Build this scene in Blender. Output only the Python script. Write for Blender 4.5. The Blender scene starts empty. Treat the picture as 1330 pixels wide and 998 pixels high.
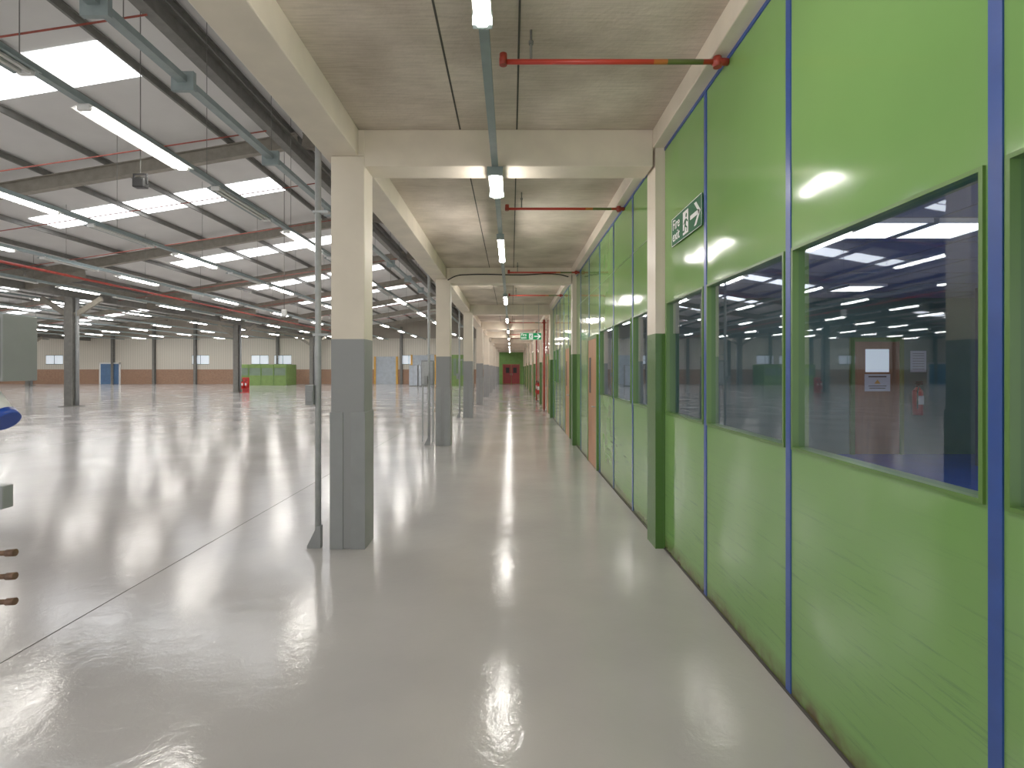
import bpy, bmesh, math, random
from mathutils import Vector, Matrix
random.seed(4)
S=bpy.context.scene
COL=S.collection
def c8(r,g,b):
    f=lambda v:(v/255/12.92) if v/255<=.04045 else ((v/255+.055)/1.055)**2.4
    return (f(r),f(g),f(b),1)
# ---------------------------------------------------------------- materials
def newmat(name):
    m=bpy.data.materials.new(name); m.use_nodes=True
    nt=m.node_tree; return m,nt,nt.nodes,nt.links,nt.nodes['Principled BSDF']
def mat(name,col,rough=.5,metal=0,ns=3,na=.12,bs=0,bst=0,stretch=None,bd=.01,em=0):
    m,nt,N,L,P=newmat(name)
    geo=N.new('ShaderNodeNewGeometry'); mp=N.new('ShaderNodeMapping'); L.new(geo.outputs['Position'],mp.inputs[0])
    if stretch: mp.inputs['Scale'].default_value=stretch
    n=N.new('ShaderNodeTexNoise'); n.inputs['Scale'].default_value=ns; n.inputs['Detail'].default_value=4
    L.new(mp.outputs[0],n.inputs['Vector'])
    r=N.new('ShaderNodeValToRGB'); L.new(n.outputs['Fac'],r.inputs[0])
    r.color_ramp.elements[0].position=.3; r.color_ramp.elements[1].position=.7
    r.color_ramp.elements[0].color=tuple(c*(1-na) for c in col[:3])+(1,)
    r.color_ramp.elements[1].color=tuple(min(1,c*(1+na)) for c in col[:3])+(1,)
    L.new(r.outputs[0],P.inputs['Base Color'])
    P.inputs['Roughness'].default_value=rough; P.inputs['Metallic'].default_value=metal
    if em:
        P.inputs['Emission Color'].default_value=col; P.inputs['Emission Strength'].default_value=em
    if bst:
        b=N.new('ShaderNodeBump'); n2=N.new('ShaderNodeTexNoise'); n2.inputs['Scale'].default_value=bs; n2.inputs['Detail'].default_value=3
        L.new(geo.outputs['Position'],n2.inputs['Vector']); L.new(n2.outputs['Fac'],b.inputs['Height'])
        b.inputs['Strength'].default_value=bst; b.inputs['Distance'].default_value=bd; L.new(b.outputs[0],P.inputs['Normal'])
    return m
def emis(name,col,st):
    m,nt,N,L,P=newmat(name)
    P.inputs['Base Color'].default_value=col; P.inputs['Emission Color'].default_value=col; P.inputs['Emission Strength'].default_value=st
    return m
def zsplit(name,zc,lo,hi,rough=.45):
    m=mat(name,hi,rough,ns=2.5,na=.06,bs=25,bst=.15)
    N=m.node_tree.nodes;L=m.node_tree.links;P=N['Principled BSDF']
    geo=N.new('ShaderNodeNewGeometry'); s=N.new('ShaderNodeSeparateXYZ'); L.new(geo.outputs['Position'],s.inputs[0])
    g=N.new('ShaderNodeMath'); g.operation='LESS_THAN'; L.new(s.outputs[2],g.inputs[0]); g.inputs[1].default_value=zc
    mx=N.new('ShaderNodeMixRGB'); L.new(g.outputs[0],mx.inputs[0])
    src=P.inputs['Base Color'].links[0].from_socket
    L.new(src,mx.inputs[1]); mx.inputs[2].default_value=lo; L.new(mx.outputs[0],P.inputs['Base Color'])
    return m
# floor
def floor_mat():
    m,nt,N,L,P=newmat('floor_paint')
    geo=N.new('ShaderNodeNewGeometry')
    n=N.new('ShaderNodeTexNoise'); n.inputs['Scale'].default_value=.8; n.inputs['Detail'].default_value=7; L.new(geo.outputs['Position'],n.inputs['Vector'])
    r=N.new('ShaderNodeValToRGB'); L.new(n.outputs['Fac'],r.inputs[0])
    r.color_ramp.elements[0].position=.35; r.color_ramp.elements[1].position=.65
    r.color_ramp.elements[0].color=c8(184,180,179); r.color_ramp.elements[1].color=c8(196,192,190)
    L.new(r.outputs[0],P.inputs['Base Color'])
    rr=N.new('ShaderNodeMapRange'); L.new(n.outputs['Fac'],rr.inputs[0]); rr.inputs[1].default_value=.3; rr.inputs[2].default_value=.7
    rr.inputs[3].default_value=.09; rr.inputs[4].default_value=.17; L.new(rr.outputs[0],P.inputs['Roughness'])
    n2=N.new('ShaderNodeTexNoise'); n2.inputs['Scale'].default_value=7; n2.inputs['Detail'].default_value=5; n2.inputs['Roughness'].default_value=.62; n2.inputs['Distortion'].default_value=.6
    n3=N.new('ShaderNodeTexNoise'); n3.inputs['Scale'].default_value=34; n3.inputs['Detail'].default_value=4; n3.inputs['Distortion'].default_value=.8
    for q in(n2,n3): L.new(geo.outputs['Position'],q.inputs['Vector'])
    b=N.new('ShaderNodeBump'); b.inputs['Strength'].default_value=.2; b.inputs['Distance'].default_value=.010; L.new(n2.outputs['Fac'],b.inputs['Height'])
    b2=N.new('ShaderNodeBump'); b2.inputs['Strength'].default_value=.13; b2.inputs['Distance'].default_value=.004; L.new(n3.outputs['Fac'],b2.inputs['Height'])
    L.new(b.outputs[0],b2.inputs['Normal']); L.new(b2.outputs[0],P.inputs['Normal'])
    P.inputs['IOR'].default_value=1.65
    return m
M_floor=floor_mat()
CREAM=c8(226,214,196); GREY=c8(140,142,143)
M_column=zsplit('column_paint',1.87,GREY,CREAM)
M_postr=zsplit('post_paint',1.92,c8(66,106,42),CREAM,.35)
M_cream=mat('cream_paint',CREAM,.5,ns=3,na=.08,bs=20,bst=.15)
M_guard=mat('guard_grey',c8(142,145,146),.35,ns=5,na=.08)
M_joint=mat('joint_dark',c8(70,68,62),.8)
def concrete():
    m,nt,N,L,P=newmat('board_marked_concrete')
    geo=N.new('ShaderNodeNewGeometry')
    def noise(sc,st,det=6):
        mp=N.new('ShaderNodeMapping'); mp.inputs['Scale'].default_value=st; L.new(geo.outputs['Position'],mp.inputs[0])
        n=N.new('ShaderNodeTexNoise'); n.inputs['Scale'].default_value=sc; n.inputs['Detail'].default_value=det; L.new(mp.outputs[0],n.inputs['Vector']); return n
    a=noise(1.5,(1,1,1)); b=noise(11,(.35,5,1)); c=noise(30,(1,1,1),3)
    r=N.new('ShaderNodeValToRGB'); L.new(a.outputs['Fac'],r.inputs[0])
    r.color_ramp.elements[0].position=.34; r.color_ramp.elements[1].position=.66
    r.color_ramp.elements[0].color=c8(182,168,152); r.color_ramp.elements[1].color=c8(222,209,194)
    r2=N.new('ShaderNodeValToRGB'); L.new(b.outputs['Fac'],r2.inputs[0]); r2.color_ramp.elements[0].position=.35; r2.color_ramp.elements[1].position=.6
    r2.color_ramp.elements[0].color=(.84,.835,.83,1); r2.color_ramp.elements[1].color=(1.03,1.03,1.03,1)
    mx=N.new('ShaderNodeMixRGB'); mx.blend_type='MULTIPLY'; mx.inputs[0].default_value=.8; L.new(r.outputs[0],mx.inputs[1]); L.new(r2.outputs[0],mx.inputs[2])
    L.new(mx.outputs[0],P.inputs['Base Color']); P.inputs['Roughness'].default_value=.9
    bp=N.new('ShaderNodeBump'); bp.inputs['Strength'].default_value=.4; bp.inputs['Distance'].default_value=.01; L.new(c.outputs['Fac'],bp.inputs['Height']); L.new(bp.outputs[0],P.inputs['Normal'])
    return m
M_conc=concrete()
def green_panel():
    m,nt,N,L,P=newmat('green_panel')
    geo=N.new('ShaderNodeNewGeometry'); s=N.new('ShaderNodeSeparateXYZ'); L.new(geo.outputs['Position'],s.inputs[0])
    n=N.new('ShaderNodeTexNoise'); n.inputs['Scale'].default_value=.9; n.inputs['Detail'].default_value=4; L.new(geo.outputs['Position'],n.inputs['Vector'])
    r=N.new('ShaderNodeValToRGB'); L.new(n.outputs['Fac'],r.inputs[0]); r.color_ramp.elements[0].position=.3; r.color_ramp.elements[1].position=.7
    r.color_ramp.elements[0].color=c8(110,154,84); r.color_ramp.elements[1].color=c8(120,164,90)
    mp=N.new('ShaderNodeMapping'); mp.inputs['Scale'].default_value=(1,.7,16); mp.inputs['Rotation'].default_value=(.10,0,0); L.new(geo.outputs['Position'],mp.inputs[0])
    n2=N.new('ShaderNodeTexNoise'); n2.inputs['Scale'].default_value=3; n2.inputs['Detail'].default_value=9; n2.inputs['Roughness'].default_value=.75; L.new(mp.outputs[0],n2.inputs['Vector'])
    r2=N.new('ShaderNodeValToRGB'); L.new(n2.outputs['Fac'],r2.inputs[0]); r2.color_ramp.elements[0].position=.54; r2.color_ramp.elements[1].position=.68
    zr=N.new('ShaderNodeMapRange'); L.new(s.outputs[2],zr.inputs[0]); zr.inputs[1].default_value=1.2; zr.inputs[2].default_value=.6; zr.inputs[3].default_value=0; zr.inputs[4].default_value=.6
    mu=N.new('ShaderNodeMath'); mu.operation='MULTIPLY'; L.new(r2.outputs[0],mu.inputs[0]); L.new(zr.outputs[0],mu.inputs[1])
    mx=N.new('ShaderNodeMixRGB'); L.new(mu.outputs[0],mx.inputs[0]); L.new(r.outputs[0],mx.inputs[1]); mx.inputs[2].default_value=c8(78,112,78)
    zg=N.new('ShaderNodeMapRange'); L.new(s.outputs[2],zg.inputs[0]); zg.inputs[1].default_value=.14; zg.inputs[2].default_value=0; zg.inputs[3].default_value=0; zg.inputs[4].default_value=1.8
    n4=N.new('ShaderNodeTexNoise'); n4.inputs['Scale'].default_value=12; L.new(geo.outputs['Position'],n4.inputs['Vector'])
    m4=N.new('ShaderNodeMath'); m4.operation='MULTIPLY'; L.new(zg.outputs[0],m4.inputs[0]); L.new(n4.outputs['Fac'],m4.inputs[1])
    mx2=N.new('ShaderNodeMixRGB'); L.new(m4.outputs[0],mx2.inputs[0]); L.new(mx.outputs[0],mx2.inputs[1]); mx2.inputs[2].default_value=c8(90,80,50)
    gt=N.new('ShaderNodeMath'); gt.operation='GREATER_THAN'; L.new(s.outputs[1],gt.inputs[0]); gt.inputs[1].default_value=18.0
    mx3=N.new('ShaderNodeMixRGB'); L.new(gt.outputs[0],mx3.inputs[0]); L.new(mx2.outputs[0],mx3.inputs[1]); mx3.inputs[2].default_value=c8(206,186,168)
    L.new(mx3.outputs[0],P.inputs['Base Color']); P.inputs['Roughness'].default_value=.10; P.inputs['IOR'].default_value=1.5
    n3=N.new('ShaderNodeTexNoise'); n3.inputs['Scale'].default_value=2.0; n3.inputs['Detail'].default_value=1; L.new(geo.outputs['Position'],n3.inputs['Vector'])
    b=N.new('ShaderNodeBump'); b.inputs['Strength'].default_value=.18; b.inputs['Distance'].default_value=.03; L.new(n3.outputs['Fac'],b.inputs['Height']); L.new(b.outputs[0],P.inputs['Normal'])
    return m
M_green=green_panel()
M_greenf=mat('green_frame',c8(84,122,52),.3,na=.08)
M_gbooth=mat('green_booth',c8(112,142,72),.6)
M_bglass=mat('booth_glazing',c8(110,130,112),.4)
M_gend=mat('green_end_wall',c8(120,170,84),.4)
M_blue=mat('blue_trim',c8(36,70,146),.3,na=.12,ns=8)
M_steel=mat('galvanised_steel',c8(172,176,176),.4,.2,ns=20,na=.1)
M_trunk=mat('trunking_grey_green',c8(136,150,150),.45,.1,ns=8,na=.1)
M_dark=mat('dark_steel',c8(112,111,106),.6,.0,ns=6,na=.15)
M_raft=mat('rafter_steel',c8(140,134,122),.6,.0,ns=6,na=.15)
M_sheet=mat('roof_sheet',c8(218,217,214),.6,ns=1.2,na=.04)
M_red=mat('red_pipe',c8(160,52,40),.45,na=.2,ns=9)
M_redt=mat('thin_red_pipe',c8(160,76,62),.5,na=.2,ns=9)
M_black=mat('black_rubber',c8(25,25,25),.5)
M_wood=mat('door_wood',c8(170,114,70),.4,ns=4,na=.12,stretch=(4,4,.4))
M_wood2=mat('door_wood_dark',c8(140,96,66),.4,ns=4,na=.12,stretch=(4,4,.4))
M_white=mat('white_paint',c8(235,235,232),.5,na=.03)
M_paper=mat('paper',c8(215,220,228),.7,na=.02)
M_sign=mat('sign_green',c8(0,92,50),.7,na=.02)
M_sign2=mat('sign_green_lit',c8(0,120,64),.55,na=.02,em=.8)
M_signw=mat('sign_white',c8(245,248,245),.5,na=.01)
M_signw2=mat('sign_white_lit',c8(245,248,245),.5,na=.01,em=.5)
M_bluefloor=mat('blue_floor',c8(44,84,200),.25,na=.08)
M_teal=mat('teal_wall',c8(74,116,108),.5,na=.08)
M_navy=mat('navy_pillar',c8(46,60,96),.5,na=.08)
M_tile=mat('ceiling_tile',c8(160,168,182),.8,na=.05)
M_ext=mat('extinguisher_red',c8(190,34,28),.3,na=.03)
M_copper=mat('weathered_pipe',c8(120,92,74),.5,.3,ns=30,na=.25)
M_bluep=mat('blue_plastic',c8(30,70,170),.35)
M_yel=mat('yellow_frame',c8(214,160,60),.5)
M_shut=mat('shutter_grey',c8(175,185,195),.5)
M_redd=mat('red_door',c8(150,50,50),.4)
M_bdoor=mat('blue_door',c8(84,118,160),.4)
M_tube=emis('lit_tube',(1,.96,.9,1),32)
M_tubec=emis('lit_diffuser',(1,.95,.87,1),52)
M_unlit=mat('unlit_tube',c8(215,215,210),.3,na=.02)
M_sky=emis('rooflight_grp',(.97,.98,1,1),5)
M_panel=emis('office_panel_light',(.95,.98,1,1),5)
M_winw=emis('daylit_window',(.8,.9,1,1),.4)
def glassm():
    m=bpy.data.materials.new('window_glass'); m.use_nodes=True; N=m.node_tree.nodes; L=m.node_tree.links; N.clear()
    o=N.new('ShaderNodeOutputMaterial'); mx=N.new('ShaderNodeMixShader'); t=N.new('ShaderNodeBsdfTransparent'); g=N.new('ShaderNodeBsdfGlossy'); f=N.new('ShaderNodeLayerWeight')
    f.inputs['Blend'].default_value=.5
    p=N.new('ShaderNodeMath'); p.operation='POWER'; L.new(f.outputs['Facing'],p.inputs[0]); p.inputs[1].default_value=4
    ma=N.new('ShaderNodeMath'); ma.operation='MULTIPLY_ADD'; L.new(p.outputs[0],ma.inputs[0]); ma.inputs[1].default_value=.8; ma.inputs[2].default_value=.12
    t.inputs[0].default_value=(.80,.86,.92,1); g.inputs['Roughness'].default_value=.02; g.inputs[0].default_value=(.82,.9,1,1)
    L.new(ma.outputs[0],mx.inputs[0]); L.new(t.outputs[0],mx.inputs[1]); L.new(g.outputs[0],mx.inputs[2])
    L.new(mx.outputs[0],o.inputs[0]); return m
M_glass=glassm()
def farwall():
    m,nt,N,L,P=newmat('brick_and_cladding')
    geo=N.new('ShaderNodeNewGeometry'); s=N.new('ShaderNodeSeparateXYZ'); L.new(geo.outputs['Position'],s.inputs[0])
    ad=N.new('ShaderNodeMath'); L.new(s.outputs[0],ad.inputs[0]); L.new(s.outputs[1],ad.inputs[1])
    cb=N.new('ShaderNodeCombineXYZ'); L.new(ad.outputs[0],cb.inputs[0]); L.new(s.outputs[2],cb.inputs[1])
    br=N.new('ShaderNodeTexBrick'); L.new(cb.outputs[0],br.inputs['Vector']); br.inputs['Scale'].default_value=4.4
    br.inputs['Color1'].default_value=c8(166,122,94); br.inputs['Color2'].default_value=c8(138,98,76); br.inputs['Mortar'].default_value=c8(165,150,130)
    w=N.new('ShaderNodeTexWave'); L.new(cb.outputs[0],w.inputs['Vector']); w.inputs['Scale'].default_value=1.6
    r=N.new('ShaderNodeValToRGB'); L.new(w.outputs[0],r.inputs[0]); r.color_ramp.elements[0].color=c8(190,184,170); r.color_ramp.elements[1].color=c8(222,216,202)
    def lt(z):
        g=N.new('ShaderNodeMath'); g.operation='LESS_THAN'; L.new(s.outputs[2],g.inputs[0]); g.inputs[1].default_value=z; return g
    m1=N.new('ShaderNodeMixRGB'); L.new(lt(1.6).outputs[0],m1.inputs[0]); L.new(r.outputs[0],m1.inputs[1]); L.new(br.outputs[0],m1.inputs[2])
    m2=N.new('ShaderNodeMixRGB'); L.new(lt(5.0).outputs[0],m2.inputs[0]); m2.inputs[1].default_value=c8(158,150,138); L.new(m1.outputs[0],m2.inputs[2])
    L.new(m2.outputs[0],P.inputs['Base Color']); P.inputs['Roughness'].default_value=.7; return m
M_far=farwall()
# ---------------------------------------------------------------- builders
def tag(o,label=None,cat=None,kind=None,group=None):
    if label:o['label']=label
    if cat:o['category']=cat
    if kind:o['kind']=kind
    if group:o['group']=group
    return o
def link(o,parent=None):
    COL.objects.link(o)
    if parent: o.parent=parent
    return o
def empty(name,loc,label,cat=None,kind=None,group=None,rot=None):
    e=bpy.data.objects.new(name,None); e.empty_display_size=.1; e.location=loc
    if rot: e.matrix_world=Matrix.Translation(loc)@rot
    link(e); return tag(e,label,cat,kind,group)
def finish(bm,name,m,parent=None,smooth=False,bevel=0,origin=True):
    bmesh.ops.recalc_face_normals(bm,faces=bm.faces)
    me=bpy.data.meshes.new(name); 
    o=bpy.data.objects.new(name,me)
    if origin and parent is None and len(bm.verts):
        mn=Vector([min(v.co[i] for v in bm.verts) for i in range(3)]); mx=Vector([max(v.co[i] for v in bm.verts) for i in range(3)])
        c=Vector(((mn.x+mx.x)/2,(mn.y+mx.y)/2,mn.z))
        bmesh.ops.translate(bm,verts=bm.verts,vec=-c); o.location=c
    bm.to_mesh(me); bm.free()
    ms=m if isinstance(m,(list,tuple)) else [m]
    for q in ms: me.materials.append(q)
    if smooth:
        for p in me.polygons: p.use_smooth=True
    link(o,parent)
    if bevel:
        b=o.modifiers.new('bevel','BEVEL'); b.width=bevel; b.segments=2; b.limit_method='ANGLE'
    return o
def addbox(bm,x0,x1,y0,y1,z0,z1,mi=0):
    vs=[bm.verts.new(p) for p in [(x0,y0,z0),(x1,y0,z0),(x1,y1,z0),(x0,y1,z0),(x0,y0,z1),(x1,y0,z1),(x1,y1,z1),(x0,y1,z1)]]
    for f in [(0,3,2,1),(4,5,6,7),(0,1,5,4),(1,2,6,5),(2,3,7,6),(3,0,4,7)]:
        fc=bm.faces.new([vs[i] for i in f]); fc.material_index=mi
def addcyl(bm,p0,p1,r,seg=12,r2=None,mi=0):
    p0=Vector(p0);p1=Vector(p1);d=p1-p0
    q=d.to_track_quat('Z','Y').to_matrix().to_4x4(); M=Matrix.Translation((p0+p1)/2)@q
    bmesh.ops.create_cone(bm,cap_ends=True,segments=seg,radius1=r,radius2=r if r2 is None else r2,depth=d.length,matrix=M)
def boxes(name,bl,m,parent=None,bevel=0):
    bm=bmesh.new()
    for b in bl: addbox(bm,*b)
    return finish(bm,name,m,parent,bevel=bevel)
def boxparts(name,bl,m,parent,bevel=0):
    return [boxes(name,[b],m,parent,bevel) for b in bl]
def cyls(name,cl,m,parent=None,seg=12,smooth=True):
    bm=bmesh.new()
    for c in cl: addcyl(bm,c[0],c[1],c[2],seg,c[3] if len(c)>3 else None)
    o=finish(bm,name,m,parent)
    for p in o.data.polygons: p.use_smooth=len(p.vertices)==4 and smooth
    return o
def cylparts(name,cl,m,parent,seg=12):
    return [cyls(name,[c],m,parent,seg) for c in cl]
def addprofile(bm,prof,p0,p1,up=(0,0,1)):
    p0=Vector(p0);p1=Vector(p1);d=(p1-p0).normalized(); u=Vector(up); s=d.cross(u).normalized(); u=s.cross(d).normalized()
    a=[bm.verts.new(p0+s*x+u*y) for x,y in prof]; b=[bm.verts.new(p1+s*x+u*y) for x,y in prof]
    n=len(prof)
    for i in range(n): bm.faces.new([a[i],a[(i+1)%n],b[(i+1)%n],b[i]])
    bm.faces.new(a[::-1]); bm.faces.new(b)
def iprof(w,h,tf,tw):
    return [(-w/2,-h/2),(w/2,-h/2),(w/2,-h/2+tf),(tw/2,-h/2+tf),(tw/2,h/2-tf),(w/2,h/2-tf),(w/2,h/2),(-w/2,h/2),(-w/2,h/2-tf),(-tw/2,h/2-tf),(-tw/2,-h/2+tf),(-w/2,-h/2+tf)]
def zprof(w,h,t):
    return [(-w,-h/2),(0+t/2,-h/2),(t/2,h/2-t),(w,h/2-t),(w,h/2),(-t/2,h/2),(-t/2,-h/2+t),(-w,-h/2+t)]
def copy_thing(src,loc,rotz=None):
    e=src.copy(); COL.objects.link(e); e.location=loc
    for c in src.children:
        k=c.copy(); COL.objects.link(k); k.parent=e
    return e
def text(name,s,size,loc,m,parent,thick=.001,align='LEFT',bold=0.0):
    cu=bpy.data.curves.new(name,'FONT'); cu.body=s; cu.size=size; cu.extrude=thick; cu.align_x=align; cu.offset=bold; cu.space_line=.8
    t=bpy.data.objects.new(name,cu); COL.objects.link(t)
    bpy.context.view_layer.update()
    me=bpy.data.meshes.new_from_object(t.evaluated_get(bpy.context.evaluated_depsgraph_get()))
    bpy.data.objects.remove(t)
    o=bpy.data.objects.new(name,me); me.materials.clear(); me.materials.append(m); link(o,parent); o.location=loc; return o
def poly(name,polys,z,m,parent,th=.001):
    bm=bmesh.new()
    for P in polys:
        a=[bm.verts.new((x,y,z)) for x,y in P]; b=[bm.verts.new((x,y,z+th)) for x,y in P]; n=len(P)
        for i in range(n): bm.faces.new([a[i],a[(i+1)%n],b[(i+1)%n],b[i]])
        bm.faces.new(a[::-1]); bm.faces.new(b)
    return finish(bm,name,m,parent)
# ---------------------------------------------------------------- key dims
XW=1.371; ZC=3.74; YB=-4.0; YE=58.0
COLY=[4.72+6.4*i for i in range(9)]
# ---------------------------------------------------------------- shell
o=boxes('floor',[(-59.5,XW+.06,YB,YE+.3,-.2,0)],M_floor); tag(o,'glossy light grey painted concrete floor',kind='structure')
n_trim=[0]
def trim(bl,m,label):
    n_trim[0]+=1
    o=boxes('trim_%d'%n_trim[0],bl,m); tag(o,label,kind='structure'); return o
trim([(-2.782,-2.775,YB,YE,0,.0015)],M_joint,'thin dark joint line in the painted floor')
trim([(-9.6,-9.585,YB,YE,0,.0015)],M_guard,'thin dark joint line in the painted floor')
# corridor ceiling
o=boxes('ceiling',[(-1.67,1.65,YB,YE,ZC,ZC+.2)],M_conc); tag(o,'board-marked concrete soffit over the walkway',kind='structure')
for x in(-.455,.05):
    for i in range(-1,9):
        y0=COLY[i]+.3 if i>=0 else YB
        y1=COLY[i+1] if i<8 else YE
        if i==-1: y1=COLY[0]
        trim([(x-.007,x+.007,y0,y1,ZC-.003,ZC+.001)],M_joint,'dark joint between concrete ceiling planks')
# edge beams
def beam(bl,label):
    o=boxes('concrete_beam',bl,M_cream,bevel=.008); tag(o,label,'beam'); return o
o=beam([(-1.67,-1.36,YB,YE,3.50,ZC)],'cream-painted concrete edge beam running along the walkway')
o=beam([(1.263,1.65,YB,YE,3.575,ZC)],'cream-painted concrete edge beam above green partition')
for y in COLY:
    o=beam([(-1.36,1.263,y,y+.3,3.41,ZC)],'cream-painted concrete cross beam spanning the walkway'); o['group']='cross beams of the walkway'
# corridor columns
def concrete_column(y):
    e=empty('concrete_column',(-1.455,y+.13,0),'square concrete column painted cream above grey with corner guards','column',group='walkway columns')
    boxes('shaft',[(-.15,.15,-.14,.14,0,3.5),(.08,.15,-.14,-.10,3.5,3.735)],M_column,e,bevel=.010)
    boxes('corner_guard',[(-.158,-.04,-.148,.148,0,1.22)],M_guard,e,bevel=.003)
    boxes('corner_guard',[(.03,.158,-.148,.148,0,1.22)],M_guard,e,bevel=.003)
    return e
e0=concrete_column(COLY[0])
for y in COLY[1:]: copy_thing(e0,(-1.43,y+.13,0))
def wall_post(y):
    e=empty('partition_post',(1.325,y+.14,0),'steel post against green partition, cream above and dark green below','post',group='partition posts')
    bm=bmesh.new()
    addbox(bm,-.040,-.030,-.14,.14,0,3.575); addbox(bm,.030,.046,-.14,.14,0,3.575); addbox(bm,-.030,.030,-.07,-.055,0,3.575)
    addbox(bm,-.030,.030,-.135,-.125,.0,3.575)
    finish(bm,'post_section',M_postr,e)
    return e
p0=wall_post(COLY[0])
for y in COLY[1:]: copy_thing(p0,(1.325,y+.14,0))
# ---------------------------------------------------------------- right partition
PW=1.118; seams=[1.495+PW*i for i in range(-4,15)]
ZB,ZT=1.21,2.19
wins=[(1.495+PW*i+.035,1.495+PW*(i+1)-.035) for i in(-2,-1,0,1)]
wins+=[(3.77,4.66),(5.02,5.93),(6.05,7.05),(7.14,8.14)]
wins+=[(14.95,15.9),(16.05,17.0)]
wins=sorted(wins)
bm=bmesh.new()
addbox(bm,XW,XW+.06,YB,YE,0,ZB); addbox(bm,XW,XW+.06,YB,YE,ZT,3.575)
prev=YB
for a,b in wins:
    addbox(bm,XW,XW+.06,prev,a,ZB,ZT); prev=b
addbox(bm,XW,XW+.06,prev,YE,ZB,ZT)
o=finish(bm,'wall_right',M_green); tag(o,'glossy lime green panelled partition wall',kind='structure')
for i,(a,b) in enumerate(wins):
    e=empty('window_%d'%(i+1),(XW,(a+b)/2,ZB),'glazed window in dark green frame set in green partition',kind='structure')
    w=(b-a)/2; h=ZT-ZB; t=.014
    boxes('frame',[(-.010,.07,-w,-w+t,0,h),(-.010,.07,w-t,w,0,h),(-.010,.07,-w+t,w-t,0,t),(-.010,.07,-w+t,w-t,h-t,h)],M_greenf,e)
    bm=bmesh.new(); vs=[bm.verts.new(p) for p in[(.02,-w+t,t),(.02,w-t,t),(.02,w-t,h-t),(.02,-w+t,h-t)]]; bm.faces.new(vs)
    finish(bm,'glass',M_glass,e)
for s in seams:
    trim([(XW-.006,XW,s-.022,s+.022,0,3.55)],M_blue,'blue metal cover strip between green panels')
trim([(XW-.008,XW,YB,18,3.55,3.575)],M_blue,'blue trim along the top of green partition')
trim([(XW-.012,XW,YB,YE,0,.012)],M_joint,'dark seal at foot of the green partition')
trim([(XW-.003,XW,5.0,18,2.9,2.908)],M_greenf,'thin joint in green upper panels')
# wooden doors in partition
def wall_door(n,y,col=M_wood):
    e=empty('door_%d'%n,(XW,y,0),'wooden door with vision panel in green frame',kind='structure')
    boxes('frame',[(-.03,0,-.5,-.44,0,2.1),(-.03,0,.44,.5,0,2.1),(-.03,0,-.5,.5,2.1,2.16)],M_greenf,e,bevel=.003)
    boxes('leaf',[(-.022,0,-.44,.44,.01,2.1)],col,e,bevel=.002)
    boxes('vision_panel',[(-.025,-.022,.12,.3,1.2,1.8)],M_black,e)
    cyls('handle',[((-.06,-.36,1.0),(-.06,-.24,1.0),.01),((-.06,-.36,1.0),(-.022,-.36,1.0),.01)],M_steel,e)
for i,y in enumerate([8.84,12.7,19.6,22.4,28.5,33,40.5,48]): wall_door(i+1,y)
# ---------------------------------------------------------------- room behind partition
o=boxes('floor',[(XW+.06,12,YB,10.1,-.1,0)],M_bluefloor); tag(o,'blue floor of the room behind the partition',kind='structure')
o=boxes('ceiling',[(XW+.06,12,YB,10.1,2.95,3.05)],M_tile); tag(o,'suspended tile ceiling of the room behind partition',kind='structure')
for k in range(10):
    x=2+.9*k
    if x<11.8: trim([(x-.012,x+.012,YB,10,2.945,2.95)],M_guard,'grey ceiling grid bar')
for k in range(14):
    y=-3+.9*k+.5
    if y<9.9: trim([(XW+.1,11.9,y-.012,y+.012,2.944,2.95)],M_guard,'grey ceiling grid bar')
o=boxes('wall_back',[(XW+.06,12,10.0,10.1,0,2.95)],M_teal); tag(o,'teal painted end wall of the room',kind='structure')
o=boxes('wall_side',[(11.9,12,YB,10.0,0,2.95)],M_teal); tag(o,'teal painted side wall of the room',kind='structure')
e=empty('door_20',(6.88,10.0,0),'dark wood door with glazed panel and paper notice',kind='structure')
boxes('frame',[(-.5,-.42,-.05,0,0,2.12),(.42,.5,-.05,0,0,2.12),(-.5,.5,-.05,0,2.12,2.2)],M_greenf,e)
boxes('leaf',[(-.42,.42,-.04,0,.01,2.12)],M_wood2,e)
boxes('vision_panel',[(-.22,.22,-.045,-.04,1.55,1.98)],M_winw,e)
NR=Matrix(((1,0,0,0),(0,0,-1,0),(0,1,0,0),(0,0,0,1)))
e=empty('paper_notice',(6.88,9.955,1.35),'white paper warning notice taped on the door','notice',rot=NR)
boxes('sheet',[(-.24,.24,-.16,.16,0,.003)],M_paper,e)
poly('warning_symbol',[[(-.06,-.02),(.06,-.02),(0,.06)]],.003,M_yel,e)
poly('print_lines',[[(-.17,.10),(.17,.10),(.17,.125),(-.17,.125)],[(-.17,-.07),(.17,-.07),(.17,-.055),(-.17,-.055)],[(-.15,-.11),(.15,-.11),(.15,-.095),(-.15,-.095)]],.003,M_joint,e)
for x,z in((7.68,1.75),):
    e=empty('paper_notice',(x,9.995,z),'white printed sheet pinned on teal wall','notice',rot=NR)
    boxes('sheet',[(-.15,.15,-.2,.2,0,.003)],M_paper,e)
    poly('print_lines',[[(-.11,y),(.11,y),(.11,y+.012),(-.11,y+.012)] for y in(-.15,-.1,-.05,0,.05,.1,.14)],.003,M_guard,e)
o=boxes('pillar',[(7.7,8.4,8.2,8.8,0,2.95)],M_navy,bevel=.01); tag(o,'dark blue square pillar in the room','pillar')
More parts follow.
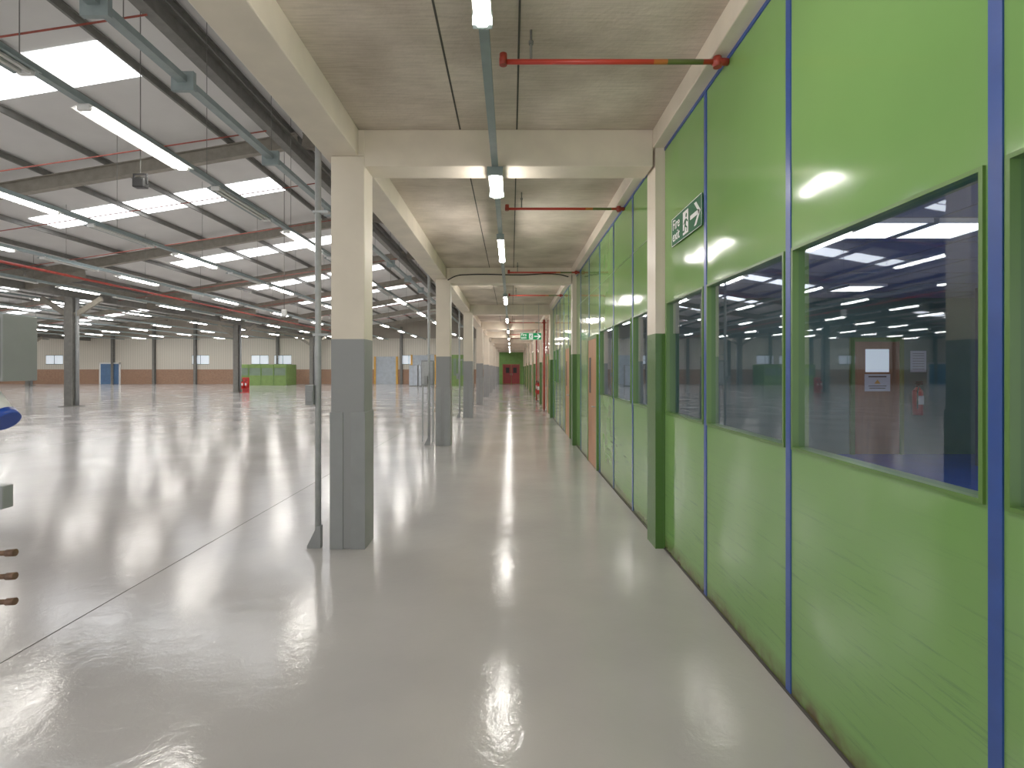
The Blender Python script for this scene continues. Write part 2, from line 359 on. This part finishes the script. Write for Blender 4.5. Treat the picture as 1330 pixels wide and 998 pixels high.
for x,y in((3.45,5.0),(4.1,5.0),(6.6,6.5),(3.45,1.4),(8.5,3.2),(10,7.5),(5.6,8.6),(6.2,3.2)):  # more panels than the room shows, extra ones added to brighten it
    e=empty('ceiling_light_panel',(x,y,2.905),'square light panel in tiled ceiling, some added to brighten the room','light',group='room ceiling panels')
    boxes('surround',[(-.3,-.27,-.3,.3,0,.04),(.27,.3,-.3,.3,0,.04),(-.27,.27,-.3,-.27,0,.04),(-.27,.27,.27,.3,0,.04)],M_white,e)
    boxes('diffuser',[(-.27,.27,-.27,.27,.008,.03)],M_panel,e)
# ---------------------------------------------------------------- extinguishers
def extinguisher(loc,label):
    e=empty('fire_extinguisher',loc,label,'fire extinguisher')
    cyls('cylinder',[((0,0,0),(0,0,.44),.085),((0,0,.44),(0,0,.52),.085,.03)],M_ext,e,16)
    cyls('valve',[((0,0,.52),(0,0,.57),.025)],M_black,e)
    boxes('lever',[(-.02,.02,-.1,.03,.57,.59),(-.02,.02,-.1,.02,.61,.625)],M_black,e)
    cyls('hose',[((0,-.03,.55),(-.07,-.09,.42),.012),((-.07,-.09,.42),(-.07,-.09,.12),.012)],M_black,e,8)
    boxes('label_plate',[(-.05,.05,-.09,-.08,.2,.36)],M_white,e)
    return e
extinguisher((7.58,9.88,.75),'red fire extinguisher fixed to the teal wall')
extinguisher((1.26,24.6,.45),'red fire extinguisher mounted on beige wall')
extinguisher((1.26,25.9,.45),'red fire extinguisher mounted on beige wall')
extinguisher((-18.3,36.1,.3),'red fire extinguisher on a stand beside steel column')
extinguisher((-18.06,36.1,.3),'red fire extinguisher on a stand beside steel column')
e=empty('extinguisher_stand',(-18.18,36.15,0),'red fire point stand holding two extinguishers','stand')
boxes('base',[(-.24,.24,-.16,.16,0,.03)],M_ext,e); boxes('shelf',[(-.24,.24,-.16,.16,.27,.30)],M_ext,e)
boxes('back_board',[(-.24,.24,.12,.15,0,1.05)],M_ext,e)
for y in(20.9,27.2):
    o=cyls('riser_pipe',[((1.30,y,0),(1.30,y,3.56),.04)],M_red,None,12); tag(o,'vertical red sprinkler riser against beige wall','pipe')
# ---------------------------------------------------------------- fire exit signs
def man(ox,oy,k):
    P=lambda pts:[(ox+x*k,oy+y*k) for x,y in pts]
    head=P([(.10+.11*math.cos(a*math.pi/6),.84+.11*math.sin(a*math.pi/6)) for a in range(12)])
    return [head,P([(-.12,.66),(.10,.70),(.04,.36),(-.14,.36)]),P([(.08,.70),(.34,.52),(.30,.45),(.06,.60)]),P([(-.10,.68),(-.34,.50),(-.28,.43),(-.08,.58)]),
     P([(-.02,.40),(.26,.22),(.20,.02),(.12,.04),(.15,.20),(-.10,.32)]),P([(-.14,.40),(-.24,.16),(-.46,.14),(-.46,.06),(-.17,.06),(-.04,.34)])]
def fire_sign(loc,rot,w,label,mg,mw):
    h=w*.33; e=empty('fire_exit_sign',loc,label,'sign',rot=rot)
    boxes('backing_plate',[(-w/2,w/2,-h/2,h/2,0,.008)],mg,e)
    k=w/.7
    b=.004*k
    boxes('white_border',[(-w/2,w/2,-h/2,-h/2+b,.008,.0085),(-w/2,w/2,h/2-b,h/2,.008,.0085),(-w/2,-w/2+b,-h/2,h/2,.008,.0085),(w/2-b,w/2,-h/2,h/2,.008,.0085)],mw,e)
    text('lettering','Fire\nexit',.118*k,(-.325*k,.015*k,.0085),mw,e,thick=.0004,bold=.0005*k)
    boxes('doorway_symbol',[(-.06*k,.065*k,-.09*k,.09*k,.008,.0085)],mw,e)
    poly('running_figure',man(.005*k,-.08*k,.155*k),.0086,mg,e,.0006)
    ax=.225*k; a=.115*k
    poly('arrow',[[(ax-a,-.016*k),(ax+a*.7,-.016*k),(ax+a*.7,.016*k),(ax-a,.016*k)],[(ax-.03*k,.085*k),(ax+.015*k,.085*k),(ax+.105*k,0),(ax+.06*k,0)],[(ax-.03*k,-.085*k),(ax+.015*k,-.085*k),(ax+.105*k,0),(ax+.06*k,0)]],.0082,mw,e,.0006)
    return e
RW=Matrix(((0,0,-1,0),(-1,0,0,0),(0,1,0,0),(0,0,0,1)))
fire_sign((XW-.008,4.12,2.745),RW,.70,'green fire exit sign with running figure and arrow on partition',M_sign,M_signw)
s2=fire_sign((.63,17.0,2.66),NR,.68,'green fire exit sign hanging over the walkway',M_sign2,M_signw2)
cylparts('hanging_rod',[((-.25,.09,0),(-.25,1.05,0),.006),((.25,.09,0),(.25,1.05,0),.006)],M_steel,s2)
# ---------------------------------------------------------------- walkway lighting
o=boxes('cable_trunking',[(-.17,-.115,.2,YE-.2,3.37,3.41)],M_trunk); tag(o,'long grey metal trunking carrying the walkway lights','trunking')
for i in range(24):
    y=1.2+2.4*i
    cyls('hanger_rod',[(Vector((-.1425,y,3.41))-o.location,Vector((-.1425,y,ZC))-o.location,.006)],M_steel,o,8)
def batten(loc,L,lit,name='fluorescent_light',w=.09,label='lit fluorescent batten light under grey trunking',grp='walkway lights'):
    e=empty(name,loc,label,'light',group=grp)
    boxes('housing',[(-w/2,w/2,-L/2,L/2,-.03,0)],M_white,e,bevel=.006)
    boxparts('end_cap',[(-w/2-.004,w/2+.004,-L/2-.012,-L/2+.02,-.075,0),(-w/2-.004,w/2+.004,L/2-.02,L/2+.012,-.075,0)],M_trunk,e)
    bm=bmesh.new(); addprofile(bm,[(-w*.42,.03),(-w*.4,0),(-w*.25,-.03),(w*.25,-.03),(w*.4,0),(w*.42,.03)],(0,-L/2+.02,-.055),(0,L/2-.02,-.055))
    finish(bm,'diffuser',lit,e)
    return e
batten((-.1425,1.9,3.37),1.45,M_tubec)
batten((-.1425,4.93,3.37),.6,M_tubec,w=.13,label='short lit weatherproof light below cross beam')
b0=batten((-.1425,7.65,3.37),1.45,M_tubec)
for y in(13.1,18.5,24.0,29.5,35,40.5,46,51.5): copy_thing(b0,(-.1425,y,3.37))
# red sprinkler pipes on soffit
def multi_pipe_mat():
    m=mat('repainted_pipe',c8(176,48,34),.4)
    N=m.node_tree.nodes;L=m.node_tree.links;P=N['Principled BSDF']
    geo=N.new('ShaderNodeNewGeometry'); s=N.new('ShaderNodeSeparateXYZ'); L.new(geo.outputs['Position'],s.inputs[0])
    mr=N.new('ShaderNodeMapRange'); L.new(s.outputs[0],mr.inputs[0]); mr.inputs[1].default_value=0; mr.inputs[2].default_value=1.4
    r=N.new('ShaderNodeValToRGB'); r.color_ramp.interpolation='CONSTANT'; L.new(mr.outputs[0],r.inputs[0])
    E=r.color_ramp.elements; E[0].color=c8(186,50,34); E[1].position=.64; E[1].color=c8(196,110,50)
    for p,c in((.70,c8(100,112,58)),(.86,c8(190,70,46)),(.93,c8(110,58,44))):
        q=E.new(p); q.color=c
    L.new(r.outputs[0],P.inputs['Base Color']); return m
M_pm=multi_pipe_mat()
def sprink(y):
    e=empty('sprinkler_pipe',(0,y,3.54),'red painted sprinkler pipe with drop below concrete soffit','pipe',group='sprinkler pipes over walkway')
    cyls('pipe',[((-.05,0,0),(1.30,0,0),.016)],M_pm,e,12)
    cyls('elbow',[((-.05,0,-.022),(-.05,0,.05),.024),((-.075,0,0),(-.03,0,0),.023)],M_red,e,12)
    cyls('elbow',[((1.30,0,-.035),(1.30,0,.03),.026),((1.27,0,0),(1.366,0,0),.023)],M_red,e,12)
    cyls('riser',[((.125,0,.0),(.125,0,.2),.008),((.125,0,.11),(.125,0,.13),.016)],M_dark,e,10)
    return e
sp0=sprink(3.34)
for y in(6.4,10.6,13.9,18.5,22,26,29.5,33,38,44,50): copy_thing(sp0,(0,y,3.54))
# black cable over beam 2
def cable(pts,rad,label,m):
    cu=bpy.data.curves.new('cable_curve','CURVE'); cu.dimensions='3D'; cu.bevel_depth=rad
    sp=cu.splines.new('BEZIER')
    sp.bezier_points.add(len(pts)-1)
    for b,p in zip(sp.bezier_points,pts): b.co=p; b.handle_left_type=b.handle_right_type='AUTO'
    t=bpy.data.objects.new('cable_tmp',cu); link(t); bpy.context.view_layer.update()
    me=bpy.data.meshes.new_from_object(t.evaluated_get(bpy.context.evaluated_depsgraph_get())); bpy.data.objects.remove(t)
    o=bpy.data.objects.new('cable',me); me.materials.clear(); me.materials.append(m); link(o); tag(o,label,'cable')
cable([(-1.33,11.09,3.47),(-1.15,11.10,3.56),(-.9,11.10,3.585),(.2,11.10,3.58),(1.0,11.10,3.59),(1.2,11.10,3.54)],.012,'black cable clipped along the face of cross beam',M_black)
# ---------------------------------------------------------------- service poles beside columns
def pole(x,y,label,box=True,top=3.66,zb=1.36):
    e=empty('service_pole',(x,y,0),label,'pole',group='service poles')
    cyls('tube',[((0,0,0),(0,0,top),.027)],M_steel,e,14)
    bm=bmesh.new(); addprofile(bm,[(-.03,0),(.09,0),(.09,.02),(0,.2),(-.03,.2)],(0,.03,0),(0,-.03,0)); finish(bm,'base_bracket',M_guard,e)
    boxes('switch_box',[(-.1,-.025,-.05,.05,zb-.08,zb+.1),(-.085,-.03,-.06,-.05,zb-.05,zb+.05)],M_guard,e,bevel=.006)
    boxparts('clip',[(-.04,.10,-.032,.032,1.9,1.92),(-.04,.10,-.032,.032,3.0,3.02)],M_steel,e)
    return e
q=pole(-1.735,4.76,'galvanised steel pole beside column with small grey switch box')
copy_thing(q,(-1.74,11.2,0)); copy_thing(q,(-1.72,17.6,0))
for y in(23.9,30.3): copy_thing(q,(-1.72,y+.1,0))
e=empty('distribution_box',(-1.84,11.7,1.25),'grey electrical distribution box on steel frame beside column','electrical box')
boxes('enclosure',[(-.14,.14,-.08,.08,0,.55)],M_guard,e,bevel=.01)
boxes('door_panel',[(-.12,.12,-.088,-.08,.03,.52)],M_steel,e)
boxparts('leg',[(-.13,-.10,-.02,.02,-1.25,0),(.10,.13,-.02,.02,-1.25,0)],M_steel,e)
# ---------------------------------------------------------------- machine service post, mostly out of view
e=empty('service_stand',(-2.80,2.5,0),'grey steel service stand with isolator, socket and pipe stubs','service stand')
boxes('upright',[(-.05,.05,-.05,.05,0,2.1)],M_guard,e,bevel=.005)
boxes('foot_plate',[(-.15,.15,-.15,.15,0,.012)],M_guard,e)
boxes('isolator_box',[(.05,.485,-.09,.09,1.545,1.855),(.07,.475,-.1,-.09,1.56,1.84)],M_guard,e,bevel=.008)
cyls('isolator_knob',[((.3,-.1,1.7),(.3,-.13,1.7),.03)],M_black,e)
cyls('socket_body',[((.05,0,1.47),(.36,-.02,1.44),.055),((.34,-.02,1.46),(.44,-.03,1.37),.062,.05)],M_white,e,20)
cyls('socket_ring',[((.425,-.03,1.385),(.455,-.035,1.358),.056)],M_bluep,e,20)
boxes('switch_box',[(.05,.425,-.03,.03,.945,1.055)],M_guard,e,bevel=.006)
for i,z in enumerate((.735,.625,.505)):
    cyls('pipe_stub',[((.05,0,z-.02),(.46,0,z),.012),((.42,0,z-.002),(.46,0,z),.017)],M_copper,e)
# ---------------------------------------------------------------- hall roof
RID=[-5.5,-32.5,-59.5]; SL=.17; ZR=7.96
def rz(x):
    d=min(abs(x-r) for r in RID); return ZR-SL*d
bm=bmesh.new()
xs=[-1.6,-5.5,-19,-32.5,-46,-59.5]
for a,b in zip(xs[:-1],xs[1:]):
    v=[]
    for x,dz in((a,0),(b,0),(b,.06),(a,.06)):
        v.append([bm.verts.new((x,y,rz(x)+dz)) for y in(YB,YE)])
    for i in range(4):
        j=(i+1)%4; bm.faces.new([v[i][0],v[j][0],v[j][1],v[i][1]])
    bm.faces.new([v[i][0] for i in range(4)]); bm.faces.new([v[i][1] for i in(3,2,1,0)])
o=finish(bm,'ceiling',M_sheet); tag(o,'pale pitched sheet roof lining of the warehouse',kind='structure')
o=boxes('wall_mezzanine',[(-1.67,-1.6,YB,YE,ZC+.2,7.25)],M_sheet); tag(o,'pale cladding wall above the walkway slab',kind='structure')
# rooflights
nw=40
slopes=[(-5.5,-19),(-32.5,-19),(-32.5,-46),(-59.4,-46)]
for k in range(7):
    yc=10.35+6.9*k-.1
    for r,v in slopes:
        s=1 if v>r else -1
        x0=r+s*1.95; x1=v-s*3.9
        bm=bmesh.new()
        P=[(x0,yc-.58),(x1,yc-.58),(x1,yc+.58),(x0,yc+.58)]
        a=[bm.verts.new((x,y,rz(x)-.012)) for x,y in P]; b=[bm.verts.new((x,y,rz(x)-.002)) for x,y in P]
        for i in range(4): bm.faces.new([a[i],a[(i+1)%4],b[(i+1)%4],b[i]])
        bm.faces.new(a[::-1]); bm.faces.new(b)
        nw+=1; o=finish(bm,'window_%d'%nw,M_sky); tag(o,'translucent rooflight strip glowing with daylight',kind='structure')
# purlins
zp=zprof(.045,.14,.02)
for r in RID:
    for s in(1,-1):
        for k in range(9):
            x=r+s*(.25+1.6*k)
            if x<-59.5 or x>-1.9: continue
            bm=bmesh.new(); addprofile(bm,zp,(x,YB,rz(x)-.10),(x,YE-.1,rz(x)-.10))
            o=finish(bm,'steel_purlin',M_dark); tag(o,'dark steel purlin running below the roof sheets','purlin',group='roof purlins')
FR=[6.9*k for k in range(1,9)]
ip=iprof(.18,.36,.02,.03)
for y in FR:
    for r,v in slopes+[(-5.5,-1.75)]:
        bm=bmesh.new()
        addprofile(bm,ip,(r+(.06 if v>r else -.06),y,rz(r)-.395),(v+(-.06 if v>r else .06),y,rz(v)-.385))
        if v in(-19,-46):
            s=1 if r>v else -1
            addprofile(bm,[(-.015,0),(.015,0),(.015,.4),(-.015,.4)],(v+s*.03,y,rz(v)-.95),(v+s*2.4,y,rz(v+s*2.4)-.98))
        o=finish(bm,'steel_rafter',M_raft); tag(o,'grey-brown steel roof rafter on the pitched roof','rafter',group='roof rafters')
for x in(-5.5,-19,-46):
    bm=bmesh.new(); z=rz(x)-.78
    addprofile(bm,iprof(.22,.35,.02,.03),(x,YB,z),(x,YE-.1,z)); o=finish(bm,'steel_girder',M_dark); tag(o,'long dark steel girder under the roof','girder')
# valley columns
def hcol(x,y,top):
    e=empty('steel_column',(x,y,0),'dark grey steel column with rainwater pipe and base plate','column',group='warehouse columns')
    bm=bmesh.new(); addprofile(bm,iprof(.34,.40,.03,.03),(0,0,0),(0,0,top),(0,1,0)); finish(bm,'section',M_dark,e)
    cyls('downpipe',[((.24,0,0),(.24,0,top),.07)],M_guard,e,14)
    boxes('base_plate',[(-.35,.35,-.3,.3,0,.03)],M_dark,e)
    for s in(1,-1):
        bm=bmesh.new()
        addprofile(bm,[(-.06,-.1),(.06,-.1),(.06,.1),(-.06,.1)],(s*.16,0,top-.75),(s*1.3,0,top-.02))
        finish(bm,'brace',M_raft,e)
    return e
h0=hcol(-19,22.9,4.69)
for y in(36.7,50.5): copy_thing(h0,(-19,y,0))
copy_thing(h0,(-46,50.5,0))
# ---------------------------------------------------------------- hall trunking and lights
def trunkrow(x,z,hang=True,w=.1):
    e=empty('lighting_trunking',(x,YB,z),'long grey-green metal trunking hung from the roof','trunking',group='warehouse trunking')
    boxes('channel',[(-w/2,w/2,0,YE-.4-YB,0,.08)],M_trunk,e)
    o=cyls('hanger_wire',[((0,y,.08),(0,y,rz(x)-z-.05),.006) for y in [2.0+3.45*k+.7 for k in range(17)]],M_dark,e,5); o['kind']='stuff'
    return e
ZTK=4.83
rows=[-5.2,-9.3,-13.4,-17.5]+[-21.6-4.1*i for i in range(9)]
def hallfit(lit):
    e=empty('fluorescent_light',(0,0,0),'lit twin-tube fluorescent fitting under warehouse trunking' if lit else 'unlit fluorescent fitting with white reflector under trunking','light',group='warehouse lights')
    bm=bmesh.new(); addprofile(bm,[(-.16,-.045),(-.05,0),(.05,0),(.16,-.045),(.15,-.05),(.045,-.012),(-.045,-.012),(-.15,-.05)],(0,-1,0),(0,1,0)); finish(bm,'reflector',M_white if lit else M_trunk,e)
    for s in(-.05,.05):
        bm=bmesh.new(); addcyl(bm,(s,-.95,-.045),(s,.95,-.045),.026,6)
        finish(bm,'tube',M_tube if lit else M_unlit,e)
    boxparts('lamp_holder',[(-.075,.075,-1,-.95,-.075,0),(-.075,.075,.95,1,-.075,0)],M_white,e)
    return e
L0=hallfit(True); L0.location=(-5.2,7.43,ZTK); U0=hallfit(False); U0.location=(-5.2,4.7,ZTK)
for i,x in enumerate(rows):
    trunkrow(x,ZTK)
    for k in range(9):
        y=7.43+5.82*k+(0 if i%2==0 else 2.4)
        if y>56 or (i==0 and k==0): continue
        if x/y*688+662< -40: continue
        copy_thing(L0,(x,y,ZTK))
    for k in range(5):
        y=10.3+5.82*k+(0 if i%2==0 else 2.4)
        if i<4 and x/y*688+662> -40: copy_thing(U0,(x,y,ZTK))
e=trunkrow(-4.1,5.18,w=.12); e['label']='grey-green cable tray with brackets hung beside the girder'
boxparts('bracket',[(-.14,.14,y,y+.06,-.1,.14) for y in(9.2,10.6,13,16,19,22,25,28)],M_trunk,e)
# red pipes in hall
def pipeobj(p0,p1,r,label,m=M_red):
    o=cyls('sprinkler_main',[(p0,p1,r)],m,None,10); tag(o,label,'pipe',group='warehouse sprinkler pipes'); return o
pipeobj((-15.6,YB,4.9),(-15.6,YE-.2,4.9),.045,'long red sprinkler main running under the roof')
for y in(8.0,11.9,15.2,18.6,25.6,32.5,40,47):
    for r,v in slopes[:3]:
        pipeobj((r,y,rz(r)-1.0),(v,y,rz(v)-.75),.015,'thin red sprinkler pipe following the roof slope',M_redt)
pipeobj((-2.6,9,5.0),(-2.6,YE-.2,5.0),.03,'long red sprinkler main running under the roof')
# pendant switch and floodlight
e=empty('pendant_switch',(-6.0,14.0,3.0),'small white pendant switch hanging on thin cable','switch')
boxes('switch_body',[(-.06,.06,-.04,.04,0,.18)],M_white,e,bevel=.01)
cyls('flex',[((0,0,.18),(0,0,4.8),.008)],M_dark,e,6)
e=empty('floodlight',(-5.6,8.0,4.42),'small black floodlight hanging on a rod','light')
boxes('housing',[(-.09,.09,-.06,.06,-.08,.06)],M_black,e,bevel=.015)
boxes('lens',[(-.07,.07,-.066,-.06,-.065,.045)],M_black,e)
boxes('yoke',[(-.105,-.09,-.015,.015,-.02,.12),(.09,.105,-.015,.015,-.02,.12),(-.105,.105,-.015,.015,.12,.135)],M_black,e)
cyls('rod',[((0,0,.13),(0,0,3.4),.007)],M_dark,e,6)
# ---------------------------------------------------------------- far walls
o=boxes('wall_back',[(-59.5,-1.67,YE,YE+.3,0,8.0)],M_far); tag(o,'warehouse end wall, brick dado below pale cladding',kind='structure')
o=boxes('wall_left',[(-59.8,-59.5,YB,YE,0,8.0)],M_far); tag(o,'warehouse side wall, brick dado below pale cladding',kind='structure')
o=boxes('wall_end',[(-1.67,XW+.06,YE,YE+.3,0,3.74)],M_gend); tag(o,'green end wall of the walkway',kind='structure')
x=-57
while x<-3:
    bm=bmesh.new(); addprofile(bm,iprof(.25,.3,.02,.02),(x,YE-.16,0),(x,YE-.16,rz(x)-.6),(0,1,0)); o=finish(bm,'wall_stanchion',M_dark); tag(o,'steel stanchion against the warehouse end wall','column',group='end wall stanchions'); x+=4.5
e=empty('door_30',(0.0,YE,0),'pair of red doors with small windows at walkway end',kind='structure')
boxes('frame',[(-.95,-.88,-.06,0,0,2.1),(.88,.95,-.06,0,0,2.1),(-.95,.95,-.06,0,2.1,2.18)],M_wood,e)
for s in(-1,1):
    a,b=sorted((s*.02,s*.88)); boxes('leaf',[(a,b,-.05,0,.02,2.1)],M_redd,e)
    a,b=sorted((s*.2,s*.6)); boxes('vision_panel',[(a,b,-.055,-.05,1.2,1.8)],M_black,e)
    cyls('handle',[((s*.1,-.09,.95),(s*.1,-.09,1.15),.015)],M_steel,e)
e=empty('door_31',(-43.9,YE,0),'blue roller door in pale frame',kind='structure')
boxes('leaf',[(-1,1,-.08,0,0,2.2)],M_bdoor,e); boxes('frame',[(-1.15,-1,-.1,0,0,2.35),(1,1.15,-.1,0,0,2.35),(-1.15,1.15,-.1,0,2.2,2.35)],M_white,e)
for n,x,w,h in((32,-13.7,1.1,3.0),(33,-9.6,1.2,3.2)):
    e=empty('door_%d'%n,(x,YE,0),'grey roller shutter door with yellow frame',kind='structure')
    boxes('shutter',[(-w,w,-.06+.02*(i%2),0,.15*i,.15*i+.15) for i in range(int(h/.15))],M_shut,e)
    boxparts('frame',[(-w-.2,-w,-.12,0,0,h),(w,w+.2,-.12,0,0,h)],M_yel,e)
for i,x in enumerate((-27.5,-25,-11.2,-34,-50)):
    e=empty('window_%d'%(30+i),(x,YE,2.2),'high window in the warehouse end wall',kind='structure')
    boxes('pane',[(-.9,.9,-.03,0,0,.9)],M_winw,e)
    boxes('frame',[(-.95,.95,-.05,0,-.05,0),(-.95,.95,-.05,0,.9,.95),(-.03,.03,-.05,0,0,.9)],M_dark,e)
def booth(x0,x1,y,h,label):
    e=empty('partition_booth',((x0+x1)/2,y,0),label,'booth'); w=(x1-x0)/2
    boxes('panel',[(-w,w,-1.2,1.2,0,1.0),(-w,w,-1.2,1.2,h-.35,h)]+[(-w+k*(2*w-.12)/4,-w+k*(2*w-.12)/4+.12,-1.2,1.2,1.0,h-.35) for k in range(5)],M_gbooth,e)
    boxes('glazing',[(-w+.05,w-.05,-1.15,1.15,1.0,h-.35)],M_bglass,e)
    boxparts('trim_strip',[(-w+k*(2*w-.05)/4,-w+k*(2*w-.05)/4+.05,-1.23,-1.2,0,h) for k in range(5)],M_greenf,e)
booth(-27.5,-22.4,54,2.1,'low green partition booth with window band')
booth(-6.1,-4.3,52,3.0,'tall green partition booth with window band')
for x in(-9.2,-8.3):
    e=empty('cabinet',(x,50,0),'tall pale grey steel cabinet standing on the floor','cabinet')
    boxes('carcass',[(-.4,.4,-.25,.25,.05,2.0)],M_guard,e,bevel=.01); boxparts('door_panel',[(-.38,-.01,-.265,-.25,.1,1.95),(.01,.38,-.265,-.25,.1,1.95)],M_shut,e); boxes('plinth',[(-.38,.38,-.23,.23,0,.05)],M_dark,e)
# ---------------------------------------------------------------- world, camera
W=bpy.data.worlds.new('World'); S.world=W; W.use_nodes=True
bg=W.node_tree.nodes['Background']; bg.inputs[0].default_value=(1,.97,.94,1); bg.inputs[1].default_value=1.05
cam=bpy.data.cameras.new('Camera'); co=bpy.data.objects.new('Camera',cam); COL.objects.link(co)
co.location=(0,0,1.6); co.rotation_euler=(math.pi/2,0,0)
cam.sensor_width=36; cam.lens=36*688/1330; cam.shift_x=1/1330; cam.shift_y=-19/1330; cam.clip_start=.05; cam.clip_end=300
S.camera=co
S.view_settings.view_transform='Standard'; S.view_settings.look='None'; S.view_settings.exposure=0; S.view_settings.gamma=1.18
